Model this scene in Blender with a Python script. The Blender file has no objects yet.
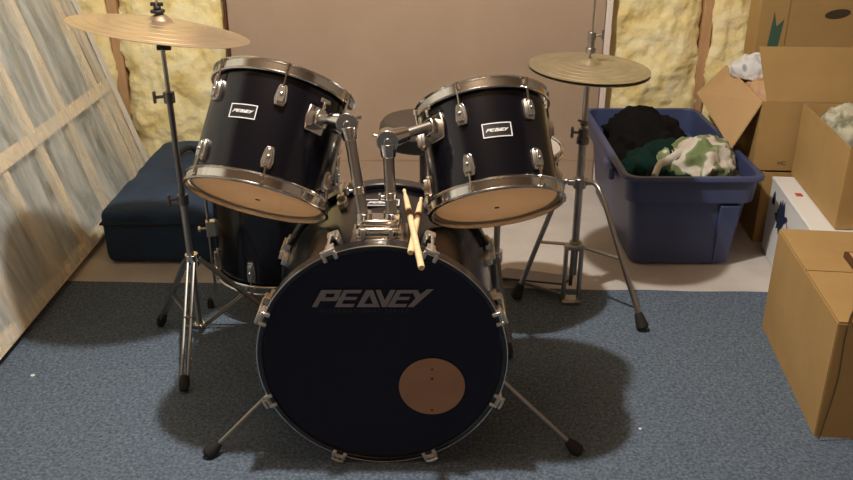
import bpy, bmesh, math, random
from mathutils import Vector, Matrix, noise
R = math.radians
sc = bpy.context.scene
col = sc.collection
random.seed(7)
CZ = 0.007          # carpet thickness

# ------------------------------------------------------------------ materials
def mat(name, base=(.5, .5, .5), rough=.5, metal=0, coat=0, spec=.5, noise_cols=None, nscale=20, detail=4,
        bump=0, bscale=200, bdist=.002, stretch=(1, 1, 1), trans=0, alpha=None, wave=None, ndist=0):
    m = bpy.data.materials.new(name); m.use_nodes = True
    nt = m.node_tree; N = nt.nodes; L = nt.links
    b = N['Principled BSDF']
    b.inputs['Base Color'].default_value = (*base, 1)
    b.inputs['Roughness'].default_value = rough
    b.inputs['Metallic'].default_value = metal
    b.inputs['Coat Weight'].default_value = coat
    b.inputs['Coat Roughness'].default_value = .08
    b.inputs['Specular IOR Level'].default_value = spec
    tc = N.new('ShaderNodeTexCoord')
    mp = N.new('ShaderNodeMapping'); mp.inputs['Scale'].default_value = stretch
    L.new(tc.outputs['Object'], mp.inputs['Vector'])
    colsock = None
    if noise_cols:
        n = N.new('ShaderNodeTexNoise'); n.inputs['Scale'].default_value = nscale
        n.inputs['Detail'].default_value = detail; n.inputs['Roughness'].default_value = .6
        n.inputs['Distortion'].default_value = ndist
        L.new(mp.outputs[0], n.inputs['Vector'])
        r = N.new('ShaderNodeValToRGB')
        cr = r.color_ramp
        k = len(noise_cols)
        for i, item in enumerate(noise_cols):
            pos, c = item
            e = cr.elements[i] if i < 2 else cr.elements.new(pos)
            e.position = pos; e.color = (*c, 1)
        L.new(n.outputs[0], r.inputs[0]); L.new(r.outputs[0], b.inputs['Base Color'])
        colsock = r.outputs[0]
    if bump:
        n2 = N.new('ShaderNodeTexNoise'); n2.inputs['Scale'].default_value = bscale; n2.inputs['Detail'].default_value = 3
        L.new(mp.outputs[0], n2.inputs['Vector'])
        bp = N.new('ShaderNodeBump'); bp.inputs['Strength'].default_value = bump; bp.inputs['Distance'].default_value = bdist
        L.new(n2.outputs[0], bp.inputs['Height']); L.new(bp.outputs[0], b.inputs['Normal'])
    if trans:
        t = N.new('ShaderNodeBsdfTranslucent'); t.inputs['Color'].default_value = (*base, 1)
        if colsock: L.new(colsock, t.inputs['Color'])
        mx = N.new('ShaderNodeMixShader'); mx.inputs[0].default_value = trans
        out = N['Material Output']
        L.new(b.outputs[0], mx.inputs[1]); L.new(t.outputs[0], mx.inputs[2]); L.new(mx.outputs[0], out.inputs[0])
    if alpha is not None:
        b.inputs['Alpha'].default_value = alpha
    return m

M = {}
M['shell'] = mat('black_lacquer', (.004, .004, .007), .20, coat=.15, spec=.4)
M['ply'] = mat('shell_plywood', noise_cols=[(.3, (.82, .62, .42)), (.7, (.74, .54, .34))], nscale=6, stretch=(1, 1, 8), rough=.6)
M['chrome'] = mat('chrome', (.72, .70, .67), .16, 1, noise_cols=None)
M['chrome_dull'] = mat('worn_chrome', (.42, .40, .38), .34, 1)
M['steel_dark'] = mat('dark_steel', (.20, .19, .19), .35, 1)
M['cream'] = mat('cast_lug_metal', (.72, .68, .62), .28, .85)
M['hoop_black'] = mat('hoop_black', (.008, .008, .011), .28, coat=.4)
M['head_black'] = mat('black_drum_head', (.010, .012, .028), .55, spec=.25)
M['head_white'] = mat('coated_drum_head', (.80, .76, .70), .5, trans=.72, noise_cols=[(.35, (.90, .87, .82)), (.75, (.84, .78, .70))], nscale=7)
M['head_clear'] = mat('resonant_drum_head', (.95, .84, .70), .4, trans=.8, noise_cols=[(.35, (.97, .89, .76)), (.7, (.95, .84, .69))], nscale=5)
M['dot'] = mat('dark_spot', (.10, .05, .03), .7)
M['lug'] = mat('tom_lug_chrome', (.56, .54, .52), .24, .95)
M['leg_steel'] = mat('dull_leg_steel', (.28, .27, .26), .34, 1)
M['rubber'] = mat('black_rubber', (.012, .012, .013), .75)
M['black_plastic'] = mat('black_plastic', (.012, .012, .012), .5)
M['badge_black'] = mat('badge_black', (.012, .012, .014), .4)
M['badge_line'] = mat('badge_silver', (.78, .77, .78), .45)
M['logo_grey'] = mat('logo_grey', (.22, .215, .24), .6)
M['logo_dim'] = mat('logo_small_print', (.035, .035, .045), .6)
M['tan_disc'] = mat('tan_disc', (.4, .24, .15), .6, noise_cols=[(.3, (.42, .23, .135)), (.7, (.35, .19, .11))], nscale=12)
M['brass'] = mat('cymbal_bronze', (.72, .60, .42), .32, .85, noise_cols=[(.35, (.72, .57, .42)), (.65, (.62, .49, .35))], nscale=9)
M['brass_old'] = mat('aged_cymbal_bronze', (.42, .36, .24), .42, .7, noise_cols=[(.35, (.48, .40, .26)), (.7, (.36, .31, .20))], nscale=14)
M['wood_stick'] = mat('hickory', (.80, .62, .36), .45, noise_cols=[(.3, (.84, .66, .40)), (.7, (.70, .50, .28))], nscale=20, stretch=(1, 8, 1))
M['stick_mark'] = mat('stick_wear', (.20, .10, .06), .6)
M['carpet'] = mat('blue_carpet', noise_cols=[(.30, (.062, .082, .114)), (.5, (.118, .158, .214)), (.72, (.22, .272, .345))], nscale=120, detail=8,
                  rough=1, bump=.9, bscale=260, bdist=.004, spec=.1)
M['concrete'] = mat('concrete', noise_cols=[(.3, (.52, .48, .44)), (.7, (.64, .60, .56))], nscale=5, detail=8, rough=.85, bump=.15, bscale=60)
M['cinder'] = mat('basement_wall', noise_cols=[(.3, (.26, .22, .18)), (.7, (.34, .29, .24))], nscale=4, rough=.9)
M['joist'] = mat('ceiling_wood', noise_cols=[(.3, (.22, .15, .09)), (.7, (.30, .20, .12))], nscale=4, rough=.8, stretch=(1, 8, 1))
M['stud'] = mat('pine_stud', noise_cols=[(.3, (.58, .36, .19)), (.7, (.48, .28, .14))], nscale=8, rough=.8, stretch=(4, 4, .6))
M['stud_pale'] = mat('pale_pine', noise_cols=[(.3, (.88, .76, .54)), (.7, (.78, .64, .42))], nscale=8, rough=.8, stretch=(4, .6, .6))
M['board'] = mat('brown_hardboard', noise_cols=[(.25, (.385, .28, .20)), (.75, (.445, .335, .245))], nscale=3, detail=9, rough=.55, bump=.05, bscale=120)
M['edge_white'] = mat('white_edging', (.78, .70, .66), .5)
M['insul'] = mat('yellow_fiberglass', noise_cols=[(.20, (.56, .40, .13)), (.40, (.88, .73, .33)), (.66, (.96, .90, .60))], nscale=9, detail=10, ndist=.6,
                 rough=1, bump=.6, bscale=40, bdist=.012, spec=.05)
M['insul_grey'] = mat('faced_insulation', noise_cols=[(.30, (.16, .13, .05)), (.42, (.30, .33, .31)), (.56, (.36, .41, .40)), (.70, (.62, .50, .24))], nscale=3.2, detail=9,
                      rough=.9, bump=.8, bscale=25, bdist=.02, stretch=(1, 2.2, .7), ndist=.8)
M['card'] = mat('cardboard', noise_cols=[(.3, (.40, .255, .10)), (.7, (.47, .31, .13))], nscale=4, detail=8, rough=.8, bump=.1, bscale=90, spec=.2)
M['card_pale'] = mat('cardboard_pale', noise_cols=[(.3, (.50, .33, .17)), (.7, (.56, .38, .20))], nscale=4, detail=8, rough=.8, spec=.2)
M['card_white'] = mat('white_carton', (.80, .82, .84), .7)
M['ink_navy'] = mat('navy_ink', (.012, .025, .07), .7)
M['ink_teal'] = mat('teal_ink', (.05, .12, .09), .7)
M['ink_red'] = mat('red_print', (.50, .10, .05), .7)
M['ink_dark'] = mat('dark_print', (.06, .04, .025), .7)
M['wood_dark'] = mat('dark_brown_wood', (.10, .035, .016), .5)
M['cord'] = mat('brown_cord', (.07, .04, .015), .8)
M['tote'] = mat('blue_tote_plastic', (.05, .07, .17), .42, noise_cols=[(.3, (.050, .068, .165)), (.7, (.062, .082, .19))], nscale=3)
M['nylon'] = mat('blue_nylon', (.016, .045, .095), .75, noise_cols=[(.3, (.010, .028, .066)), (.7, (.018, .047, .098))], nscale=6, bump=.3, bscale=30, bdist=.01)
M['vinyl'] = mat('grey_brown_vinyl', (.075, .058, .045), .5)
M['fab_black'] = mat('black_cloth', (.007, .006, .006), .95, spec=.15, bump=.3, bscale=60)
M['fab_green'] = mat('dark_green_cloth', (.005, .022, .019), .95, spec=.15, bump=.3, bscale=60)
M['fab_navy'] = mat('navy_cloth', (.008, .010, .018), .95)
M['fab_white'] = mat('white_cloth', (.72, .70, .66), .95, bump=.3, bscale=60)
M['fab_cream'] = mat('cream_cloth', noise_cols=[(.40, (.20, .20, .13)), (.48, (.55, .54, .42)), (.8, (.62, .61, .50))], nscale=7, rough=.95)
M['fab_peach'] = mat('peach_cloth', noise_cols=[(.38, (.50, .30, .12)), (.60, (.62, .40, .26))], nscale=14, rough=.95)
M['fab_camo'] = mat('patchy_cloth', noise_cols=[(.34, (.15, .20, .085)), (.41, (.22, .27, .13)), (.44, (.62, .60, .53)), (.58, (.54, .47, .41)), (.62, (.17, .22, .11))],
                    nscale=9, detail=1.5, rough=.95, ndist=.5)
M['fab_shirt'] = mat('striped_cloth', noise_cols=[(.42, (.74, .76, .80)), (.55, (.82, .82, .84)), (.60, (.35, .37, .42))], nscale=11, detail=1, rough=.95)
M['paper'] = mat('paper_bit', (.85, .85, .8), .8)

# plastic sheeting : milky, thin, glossy, uneven clarity
def sheet_mat():
    m = mat('milky_poly_sheet', (.80, .82, .80), .28, coat=.3, bump=.5, bscale=14, bdist=.02, stretch=(1, 3, .6))
    nt = m.node_tree; N = nt.nodes; L = nt.links; b = N['Principled BSDF']
    tc = N.new('ShaderNodeTexCoord'); mp = N.new('ShaderNodeMapping'); mp.inputs['Scale'].default_value = (1, 3.2, .8)
    n = N.new('ShaderNodeTexNoise'); n.inputs['Scale'].default_value = 4.5; n.inputs['Detail'].default_value = 8; n.inputs['Distortion'].default_value = .7
    mr = N.new('ShaderNodeMapRange'); mr.inputs[1].default_value = .3; mr.inputs[2].default_value = .72; mr.inputs[3].default_value = .10; mr.inputs[4].default_value = .66
    L.new(tc.outputs['Object'], mp.inputs[0]); L.new(mp.outputs[0], n.inputs['Vector']); L.new(n.outputs[0], mr.inputs[0]); L.new(mr.outputs[0], b.inputs['Alpha'])
    return m
M['sheet'] = sheet_mat()

# ------------------------------------------------------------------ mesh builder
class B:
    def __init__(s): s.v = []; s.f = []; s.mi = []
    def add(s, vs, fs, mi=0, mtx=None):
        o = len(s.v)
        for v in vs:
            v = Vector(v)
            s.v.append(mtx @ v if mtx else v)
        for f in fs: s.f.append([i + o for i in f]); s.mi.append(mi)
        return s
    def box(s, c, d, mtx=None, mi=0):
        x, y, z = d[0] / 2, d[1] / 2, d[2] / 2
        vs = [(c[0] + a * x, c[1] + b * y, c[2] + e * z) for a in (-1, 1) for b in (-1, 1) for e in (-1, 1)]
        return s.add(vs, [(0, 1, 3, 2), (4, 6, 7, 5), (0, 4, 5, 1), (2, 3, 7, 6), (0, 2, 6, 4), (1, 5, 7, 3)], mi, mtx)
    def tube(s, pts, r, seg=12, cap=True, mi=0, squash=1):
        pts = [Vector(p) for p in pts]; n = len(pts)
        rs = r if isinstance(r, (list, tuple)) else [r] * n
        up = None; rings = []
        for i, p in enumerate(pts):
            t = (pts[min(i + 1, n - 1)] - pts[max(i - 1, 0)]).normalized()
            if up is None:
                up = Vector((0, 0, 1)) if abs(t.z) < .9 else Vector((0, 1, 0))
            a = (up - t * up.dot(t)).normalized(); b = t.cross(a); up = a
            rings.append([p + rs[i] * (math.cos(k * 2 * math.pi / seg) * a + squash * math.sin(k * 2 * math.pi / seg) * b) for k in range(seg)])
        vs = [v for g in rings for v in g]; fs = []
        for i in range(n - 1):
            for k in range(seg):
                fs.append((i * seg + k, i * seg + (k + 1) % seg, (i + 1) * seg + (k + 1) % seg, (i + 1) * seg + k))
        if cap: fs.append(tuple(range(seg))[::-1]); fs.append(tuple((n - 1) * seg + k for k in range(seg)))
        return s.add(vs, fs, mi)
    def lathe(s, prof, seg=64, mi=0, mtx=None, closed=False, mis=None):
        """prof: (radius, height) pairs turned about local z"""
        vs = []; fs = []; ms = []; n = len(prof)
        for (r, h) in prof:
            for k in range(seg):
                a = 2 * math.pi * k / seg; vs.append((max(r, 1e-5) * math.cos(a), max(r, 1e-5) * math.sin(a), h))
        o = len(s.v)
        rng = n if closed else n - 1
        for i in range(rng):
            j = (i + 1) % n
            for k in range(seg):
                fs.append((i * seg + k, i * seg + (k + 1) % seg, j * seg + (k + 1) % seg, j * seg + k)); ms.append(mis[i] if mis else mi)
        for v in vs:
            v = Vector(v); s.v.append(mtx @ v if mtx else v)
        for f, m_ in zip(fs, ms): s.f.append([i + o for i in f]); s.mi.append(m_)
        return s
    def prism(s, poly, t, mtx=None, mi=0):
        """poly in local xy, thickness t along +z"""
        n = len(poly)
        vs = [(x, y, 0) for x, y in poly] + [(x, y, t) for x, y in poly]
        fs = [tuple(range(n))[::-1], tuple(range(n, 2 * n))] + [(i, (i + 1) % n, n + (i + 1) % n, n + i) for i in range(n)]
        return s.add(vs, fs, mi, mtx)
    def slab(s, q, t, mi=0):
        """thin sheet through four corners, thickness t"""
        q = [Vector(p) for p in q]
        nrm = (q[1] - q[0]).cross(q[3] - q[0]).normalized() * t / 2
        return s.add([p - nrm for p in q] + [p + nrm for p in q], [(3, 2, 1, 0), (4, 5, 6, 7), (0, 1, 5, 4), (1, 2, 6, 5), (2, 3, 7, 6), (3, 0, 4, 7)], mi)
    def build(s, name, mats, parent=None, bevel=0, smooth=35, loc=None):
        me = bpy.data.meshes.new(name)
        me.from_pydata([tuple(v) for v in s.v], [], s.f)
        if not isinstance(mats, (list, tuple)): mats = [mats]
        for m in mats: me.materials.append(m)
        for p, mi in zip(me.polygons, s.mi): p.material_index = mi
        bm = bmesh.new(); bm.from_mesh(me); bmesh.ops.recalc_face_normals(bm, faces=bm.faces[:]); bm.to_mesh(me); bm.free()
        if smooth:
            me.shade_smooth() if hasattr(me, 'shade_smooth') else None
            me.set_sharp_from_angle(angle=R(smooth))
        o = bpy.data.objects.new(name, me); col.objects.link(o)
        if parent: o.parent = parent
        if loc: o.location = loc
        if bevel:
            md = o.modifiers.new('bevel', 'BEVEL'); md.width = bevel; md.segments = 2; md.limit_method = 'ANGLE'
        return o

def tag(o, label=None, cat=None, group=None, kind=None):
    if label: o['label'] = label
    if cat: o['category'] = cat
    if group: o['group'] = group
    if kind: o['kind'] = kind
    return o
def thing(name, label, cat, loc=(0, 0, 0), rot=None, group=None):
    o = bpy.data.objects.new(name, None); col.objects.link(o); o.empty_display_size = .05
    if rot is not None: o.matrix_world = Matrix.Translation(Vector(loc)) @ rot.to_4x4()
    else: o.location = loc
    return tag(o, label, cat, group)
def struct(o): o['kind'] = 'structure'; return o
def copy_tree(o, parent=None):
    c = o.copy(); col.objects.link(c)
    if parent: c.parent = parent
    for ch in [x for x in bpy.data.objects if x.parent == o]: copy_tree(ch, c)
    return c
def basis(origin, x, y, z=None):
    x = Vector(x).normalized(); y = Vector(y).normalized()
    z = Vector(z).normalized() if z else x.cross(y).normalized()
    m = Matrix((x, y, z)).transposed().to_4x4(); m.translation = Vector(origin); return m
def bez(pts, n=8):
    """Catmull-Rom through points"""
    P = [Vector(p) for p in pts]; P = [P[0] * 2 - P[1]] + P + [P[-1] * 2 - P[-2]]; out = []
    for i in range(1, len(P) - 2):
        for k in range(n):
            t = k / n
            out.append(.5 * ((2 * P[i]) + (P[i + 1] - P[i - 1]) * t + (2 * P[i - 1] - 5 * P[i] + 4 * P[i + 1] - P[i + 2]) * t * t + (3 * P[i] - P[i - 1] - 3 * P[i + 1] + P[i + 2]) * t ** 3))
    out.append(P[-2]); return out

# ------------------------------------------------------------------ lettering (slanted block capitals, unit = 1 letter height)
def zp(l): return [((x - 75) / 103.0, (165 - y) / 103.0) for x, y in l]
LOGO = [
    zp([(75, 165), (107, 165), (128, 128), (165, 96), (150, 62), (138, 62)]),
    zp([(150, 62), (262, 62), (250, 84), (162, 84)]), zp([(262, 62), (226, 128), (198, 128), (226, 72)]),
    zp([(226, 128), (118, 128), (132, 106), (238, 106)]), zp([(138, 62), (166, 62), (150, 96), (118, 128)]),
    zp([(212, 165), (246, 165), (300, 62), (272, 62)]), zp([(272, 62), (382, 62), (370, 82), (262, 82)]),
    zp([(240, 104), (352, 104), (342, 122), (232, 122)]), zp([(224, 146), (334, 146), (322, 165), (212, 165)]),
    zp([(345, 165), (378, 165), (436, 76), (430, 62), (405, 62)]), zp([(405, 62), (446, 62), (484, 165), (450, 165), (422, 86)]),
    zp([(352, 165), (484, 165), (475, 146), (364, 146)]),
    zp([(462, 62), (492, 62), (518, 130), (525, 165), (498, 165)]), zp([(498, 165), (525, 165), (582, 62), (550, 62), (508, 138)]),
    zp([(530, 165), (564, 165), (622, 62), (592, 62)]), zp([(592, 62), (690, 62), (680, 82), (580, 82)]),
    zp([(566, 104), (668, 104), (658, 122), (556, 122)]), zp([(540, 146), (650, 146), (640, 165), (530, 165)]),
    zp([(676, 62), (712, 62), (738, 100), (704, 122)]), zp([(650, 165), (688, 165), (808, 58), (770, 58), (700, 112)]),
]
LOGO_W = (808 - 75) / 103.0
def logo(b, mtx, mi=0, t=.001):
    for i, p in enumerate(LOGO): b.prism(p, t + .00006 * (i % 6), mtx, mi)

# ================================================================== SETTING
XL, XR, YB, YF, ZC = -1.99, 2.6, 3.92, -1.6, 2.5
w = .1
struct(B().box(((XL + XR) / 2, (YB + YF) / 2, -.05), (XR - XL + .2, YB - YF + .2, .1)).build('floor', M['concrete'], smooth=0))
struct(B().box(((XL + XR) / 2, (YB + YF) / 2, ZC + .05), (XR - XL + .2, YB - YF + .2, .1)).build('ceiling', M['joist'], smooth=0))
struct(B().box((XL - .05, (YB + YF) / 2, ZC / 2), (.1, YB - YF, ZC)).build('wall_left', M['cinder'], smooth=0))
struct(B().box((XR + .05, (YB + YF) / 2, ZC / 2), (.1, YB - YF, ZC)).build('wall_right', M['cinder'], smooth=0))
struct(B().box(((XL + XR) / 2, YB + .05, ZC / 2), (XR - XL, .1, ZC)).build('wall_back', M['cinder'], smooth=0))
struct(B().box(((XL + XR) / 2, YF - .05, ZC / 2), (XR - XL, .1, ZC)).build('wall_front', M['cinder'], smooth=0))
# studs of the back wall
for i, x in enumerate((-1.85, -1.342, -.78, -.3, .3, .755, 1.205, 1.65, 2.1, 2.5)):
    struct(B().box((x, YB - .049, ZC / 2), (.042, .096, ZC - .002)).build('trim_%d' % (i + 1), M['stud'], bevel=.003))

# fiberglass batts between the studs
def batt(x0, x1, seed, label, depth=.115, zt=2.4, edge=.02):
    nx = max(12, int((x1 - x0) / .012)); nz = int(1.15 / .014)
    vs = []; fs = []
    zs = [k * 1.15 / nz for k in range(nz + 1)] + [1.3, 1.6, 2.0, zt]
    for z in zs:
        for i in range(nx + 1):
            u = i / nx; x = x0 + (x1 - x0) * u
            pill = (1 - abs(2 * u - 1) ** 6)
            d = depth * (.72 + .28 * pill)
            d += .030 * (noise.noise(Vector((x * 4, z * 3, seed))) + .6 * noise.noise(Vector((x * 11, z * 9, seed + 3)))) + .012 * noise.noise(Vector((x * 32, z * 26, seed)))
            d += .006 * noise.noise(Vector((x * 80, z * 70, seed)))
            xx = x + (.022 * noise.noise(Vector((z * 7, seed, u * 2))) + .008 * noise.noise(Vector((z * 30, seed, 1)))) * (1 if u in (0, 1) else .6)
            vs.append((xx, YB - .002 - max(d, .05), z + .002))
    m = nx + 1; nzz = len(zs)
    for j in range(nzz - 1):
        for i in range(nx): fs.append((j * m + i, j * m + i + 1, (j + 1) * m + i + 1, (j + 1) * m + i))
    o0 = len(vs)
    # back skin closes the batt
    ring = [i for i in range(m)] + [j * m + nx for j in range(1, nzz)] + [(nzz - 1) * m + i for i in range(nx - 1, -1, -1)] + [j * m for j in range(nzz - 2, 0, -1)]
    for q in ring: vs.append((vs[q][0], YB - .001, vs[q][2]))
    k = len(ring)
    for i in range(k): fs.append((ring[i], ring[(i + 1) % k], o0 + (i + 1) % k, o0 + i))
    fs.append(tuple(range(o0, o0 + k)))
    b = B().add(vs, fs)
    return tag(b.build('insulation_batt', M['insul'], smooth=60), label, 'insulation', None)
batt(-1.83, -1.366, 3.1, 'yellow fiberglass insulation batt behind the leaning plastic-covered frame')
batt(-1.316, -.80, 11.3, 'yellow fiberglass insulation batt between the leaning frame and the big brown board')
batt(.77, 1.183, 5.7, 'wide yellow fiberglass insulation batt above the blue tote')
batt(1.228, 1.63, 8.2, 'narrow yellow fiberglass insulation strip showing left of the tall cardboard box')

# big brown panel leaning on the back wall
pn = thing('brown_panel', 'large brown board standing against the back wall behind the drums', 'board', (-.03, 3.76, 0))
RX = Matrix.Rotation(R(-.4), 4, 'X')
B().add(*(lambda b: (b.v, b.f))(B().box((-.012, 0, .615), (1.585, .03, 1.226)))).build('board_face', M['board'], pn, bevel=.006)
B().box((.795, -.002, .615), (.026, .036, 1.228)).build('white_edge_strip', M['edge_white'], pn, bevel=.003)
B().box((-.812, -.002, .615), (.012, .034, 1.228)).build('dark_edge_strip', M['wood_dark'], pn, bevel=.002)
B().box((-.012, -.0165, .115), (1.58, .002, .003)).build('seam', M['stud'], pn)

# carpet
B_ = B()
nx, ny = 60, 50
cy = lambda x: 2.745 - .035 * (x + 1.0) + .006 * noise.noise(Vector((x * 6, 1, 2)))
top = [(x, cy(x)) for x in [(-1.33 + i * (3.7 / nx)) for i in range(nx + 1)]]
poly = top[::-1] + [(-1.33, -1.2), (2.37, -1.2)]
B_.prism(poly, CZ)
tag(B_.build('carpet', M['carpet'], smooth=0), 'blue speckled carpet remnant under the drum kit on the concrete floor', 'carpet')
for i, (x, y, s, lb) in enumerate(((.557, 1.896, .004, 'tiny white paper scrap on the carpet in front of the right bass drum foot'),
                     (-.70, 2.24, .005, 'tiny white fleck on the carpet near the cymbal stand front leg'),
                     (-1.13, 2.15, .006, 'tiny pale fleck on the carpet beside the leaning frame'))):
    tag(B().prism([(s, 0), (s * .4, s), (-s, s * .5), (-s * .8, -s * .7), (s * .3, -s)], .0015, Matrix.Translation((x, y, CZ))).build('paper_scrap', M['paper'], smooth=0), lb, 'scrap', 'white scraps on the carpet')

# ------------------------------------------------------------------ leaning plastic-covered frame on the left
K = .30
uw = Vector((-K, 0, 1)).normalized(); un = Vector((1, 0, K)).normalized(); uy = Vector((0, 1, 0))
LF = thing('leaning_wall_frame', 'leaning wooden frame filled with insulation and covered in milky plastic sheeting', 'wall frame', (-1.232, 3.75, .036))
def lp(y, s, n): return uy * (y - 3.75) + uw * s + un * n     # local point: along y, up the slope, out of the face
def lbox(y0, y1, s0, s1, n0, n1):
    b = B(); vs = [lp(y, s, n) for y in (y0, y1) for s in (s0, s1) for n in (n0, n1)]
    return b.add(vs, [(0, 1, 3, 2), (4, 6, 7, 5), (0, 4, 5, 1), (2, 3, 7, 6), (0, 2, 6, 4), (1, 5, 7, 3)])
Y0, Y1, SL = .9, 3.74, 2.2
for y in (3.71, 3.60, 3.245, 2.96, 2.68, 2.38, 2.08, 1.78, 1.3, .93):
    lbox(y - .019, y + .019, .04, SL - .04, -.09, -.004).build('frame_stud', M['stud_pale'], LF, bevel=.002)
lbox(Y0, Y1, 0, .038, -.092, 0).build('bottom_plate', M['stud_pale'], LF, bevel=.003)
lbox(Y0, Y1, SL - .038, SL, -.092, 0).build('top_plate', M['stud_pale'], LF, bevel=.003)
lbox(Y0, Y1, .425, .475, -.012, .004).build('cross_batten', M['stud_pale'], LF, bevel=.002)
lbox(Y0 + .01, Y1 - .01, .04, SL - .04, -.088, -.03).build('insulation_fill', M['insul_grey'], LF)
# wrinkled sheet
vs = []; fs = []; ny_, ns = 260, 70
for j in range(ns + 1):
    for i in range(ny_ + 1):
        y = Y0 + (Y1 - Y0) * i / ny_; s = .012 + (SL - .02) * (j / ns) ** 1.25
        dn = .004 + .010 * noise.noise(Vector((y * 9 + .4 * s, s * 2.0, 1.7))) + .008 * noise.noise(Vector((y * 22 - s * 3, s * 5, 4.2)))
        dn = max(dn, -.004)
        if .40 < s < .50: dn = .009 + .004 * noise.noise(Vector((y * 20, s * 9, 2)))
        vs.append(lp(y, s, dn))
for j in range(ns):
    for i in range(ny_): a = j * (ny_ + 1) + i; fs.append((a, a + 1, a + ny_ + 2, a + ny_ + 1))
B().add(vs, fs).build('plastic_sheet', M['sheet'], LF, smooth=60)
lbox(Y1 - .03, Y1 + .012, .02, SL, .004, .012).build('folded_sheet_edge', M['fab_white'], LF, bevel=.003)

# ------------------------------------------------------------------ blue soft case
def soft_box(x0, x1, y0, y1, z0, z1, r=.03, seed=1, amp=.006, n=26):
    """rounded, slightly crumpled box"""
    bm = bmesh.new(); bmesh.ops.create_cube(bm, size=2)
    bmesh.ops.subdivide_edges(bm, edges=bm.edges[:], cuts=n, use_grid_fill=True)
    c = Vector(((x0 + x1) / 2, (y0 + y1) / 2, (z0 + z1) / 2)); h = Vector(((x1 - x0) / 2, (y1 - y0) / 2, (z1 - z0) / 2))
    vs = []
    for v in bm.verts:
        p = Vector((v.co.x * h.x, v.co.y * h.y, v.co.z * h.z))
        q = Vector([max(-h[i] + r, min(h[i] - r, p[i])) for i in range(3)])
        d = p - q
        if d.length > 1e-6: p = q + d.normalized() * r
        sag = .5 + .5 * (p.z / h.z)
        k = amp * (noise.noise((p + c) * 7 + Vector((seed, 0, 0))) + .6 * noise.noise((p + c) * 17 + Vector((seed, 0, 0))))
        p += p.normalized() * k * sag
        p.z -= .012 * max(0, (abs(p.x) / h.x)) ** 3 * (p.z > 0)
        vs.append(c + p)
    fs = [[v.index for v in f.verts] for f in bm.faces]; bm.free()
    return B().add(vs, fs)
cs = thing('suitcase', 'dark blue soft fabric case lying on the concrete beside the leaning frame', 'suitcase', (-.965, 3.3, 0))
soft_box(-.205, .205, -.40, .42, .0, .222, .035, 4, .010).build('case_body', M['nylon'], cs, smooth=60)
pts = [(-.203, -.402, .16), (.203, -.402, .16), (.203, .42, .16), (-.203, .42, .16), (-.203, -.402, .16)]
bb = B()
for a, b_ in zip(pts[:-1], pts[1:]): bb.tube([a, b_], .004, 6)
bb.build('zip_piping', M['rubber'], cs)
B().tube(bez([(-.03, .08, .205), (-.05, .11, .245), (-.02, .20, .252), (.01, .24, .212)]), .011, 8).build('handle', M['rubber'], cs)
B().tube(bez([(.03, -.1, .222), (.06, .02, .229), (.10, .10, .224)]), .004, 6, squash=2).build('strap', M['stud'], cs)

# ================================================================== DRUMS
def hoop_profile(r_in, r_out, z0, z1):
    """flanged triple hoop: rolled lips at both ends"""
    return [(r_in, z0), (r_out, z0), (r_out + .002, z0 + .002), (r_out, z0 + .005), (r_in + .003, z0 + .006), (r_in + .003, z1 - .006), (r_out, z1 - .005),
            (r_out + .003, z1 - .003), (r_out, z1), (r_in, z1)]
def ring_tube(b, rad, z, r, seg=72, mi=0):
    n = 8; b.lathe([(rad + r * math.cos(2 * math.pi * k / n), z + r * math.sin(2 * math.pi * k / n)) for k in range(n)], seg, mi, closed=True)

def lug(parent, phi, rs, s, length, up, rim_s, rr, m=M['lug']):
    """cast lug on the shell at angle phi, tension rod running to the rim"""
    a = R(phi); er = Vector((math.cos(a), math.sin(a), 0)); et = Vector((-math.sin(a), math.cos(a), 0)); ez = Vector((0, 0, 1))
    mt = basis(er * (rs - .001) + ez * s, et, ez, er)
    b = B(); hw = .0115; hl = length / 2
    hw *= 1.25; hl *= 1.12
    outline = [(-hw * .75, -hl), (hw * .75, -hl), (hw, -hl * .4), (hw * .8, hl * .6), (hw * .55, hl), (-hw * .55, hl), (-hw * .8, hl * .6), (-hw, -hl * .4)]
    b.prism(outline, .009, mt)
    b.prism([(x * .62, y * .74) for x, y in outline], .017, mt)
    b.lathe([(.0001, .016), (.0045, .016), (.0045, .0195), (.0001, .021)], 12, mtx=mt)
    o = b.build('lug', m, parent, bevel=.0015)
    p0 = er * (rs + .009) + ez * (s + up * hl * .8); p1 = er * rr + ez * rim_s
    r_ = B().tube([p0, p1], .0028, 8)
    r_.tube([p1 - ez * .004, p1 + ez * up * .009], .0052, 8)
    e_ = er * (rr - .004) + ez * rim_s
    r_.box((0, 0, 0), (.012, .012, .008), basis(e_, et, ez, er))
    r_.build('tension_rod', M['chrome'], o)
    return o

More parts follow.
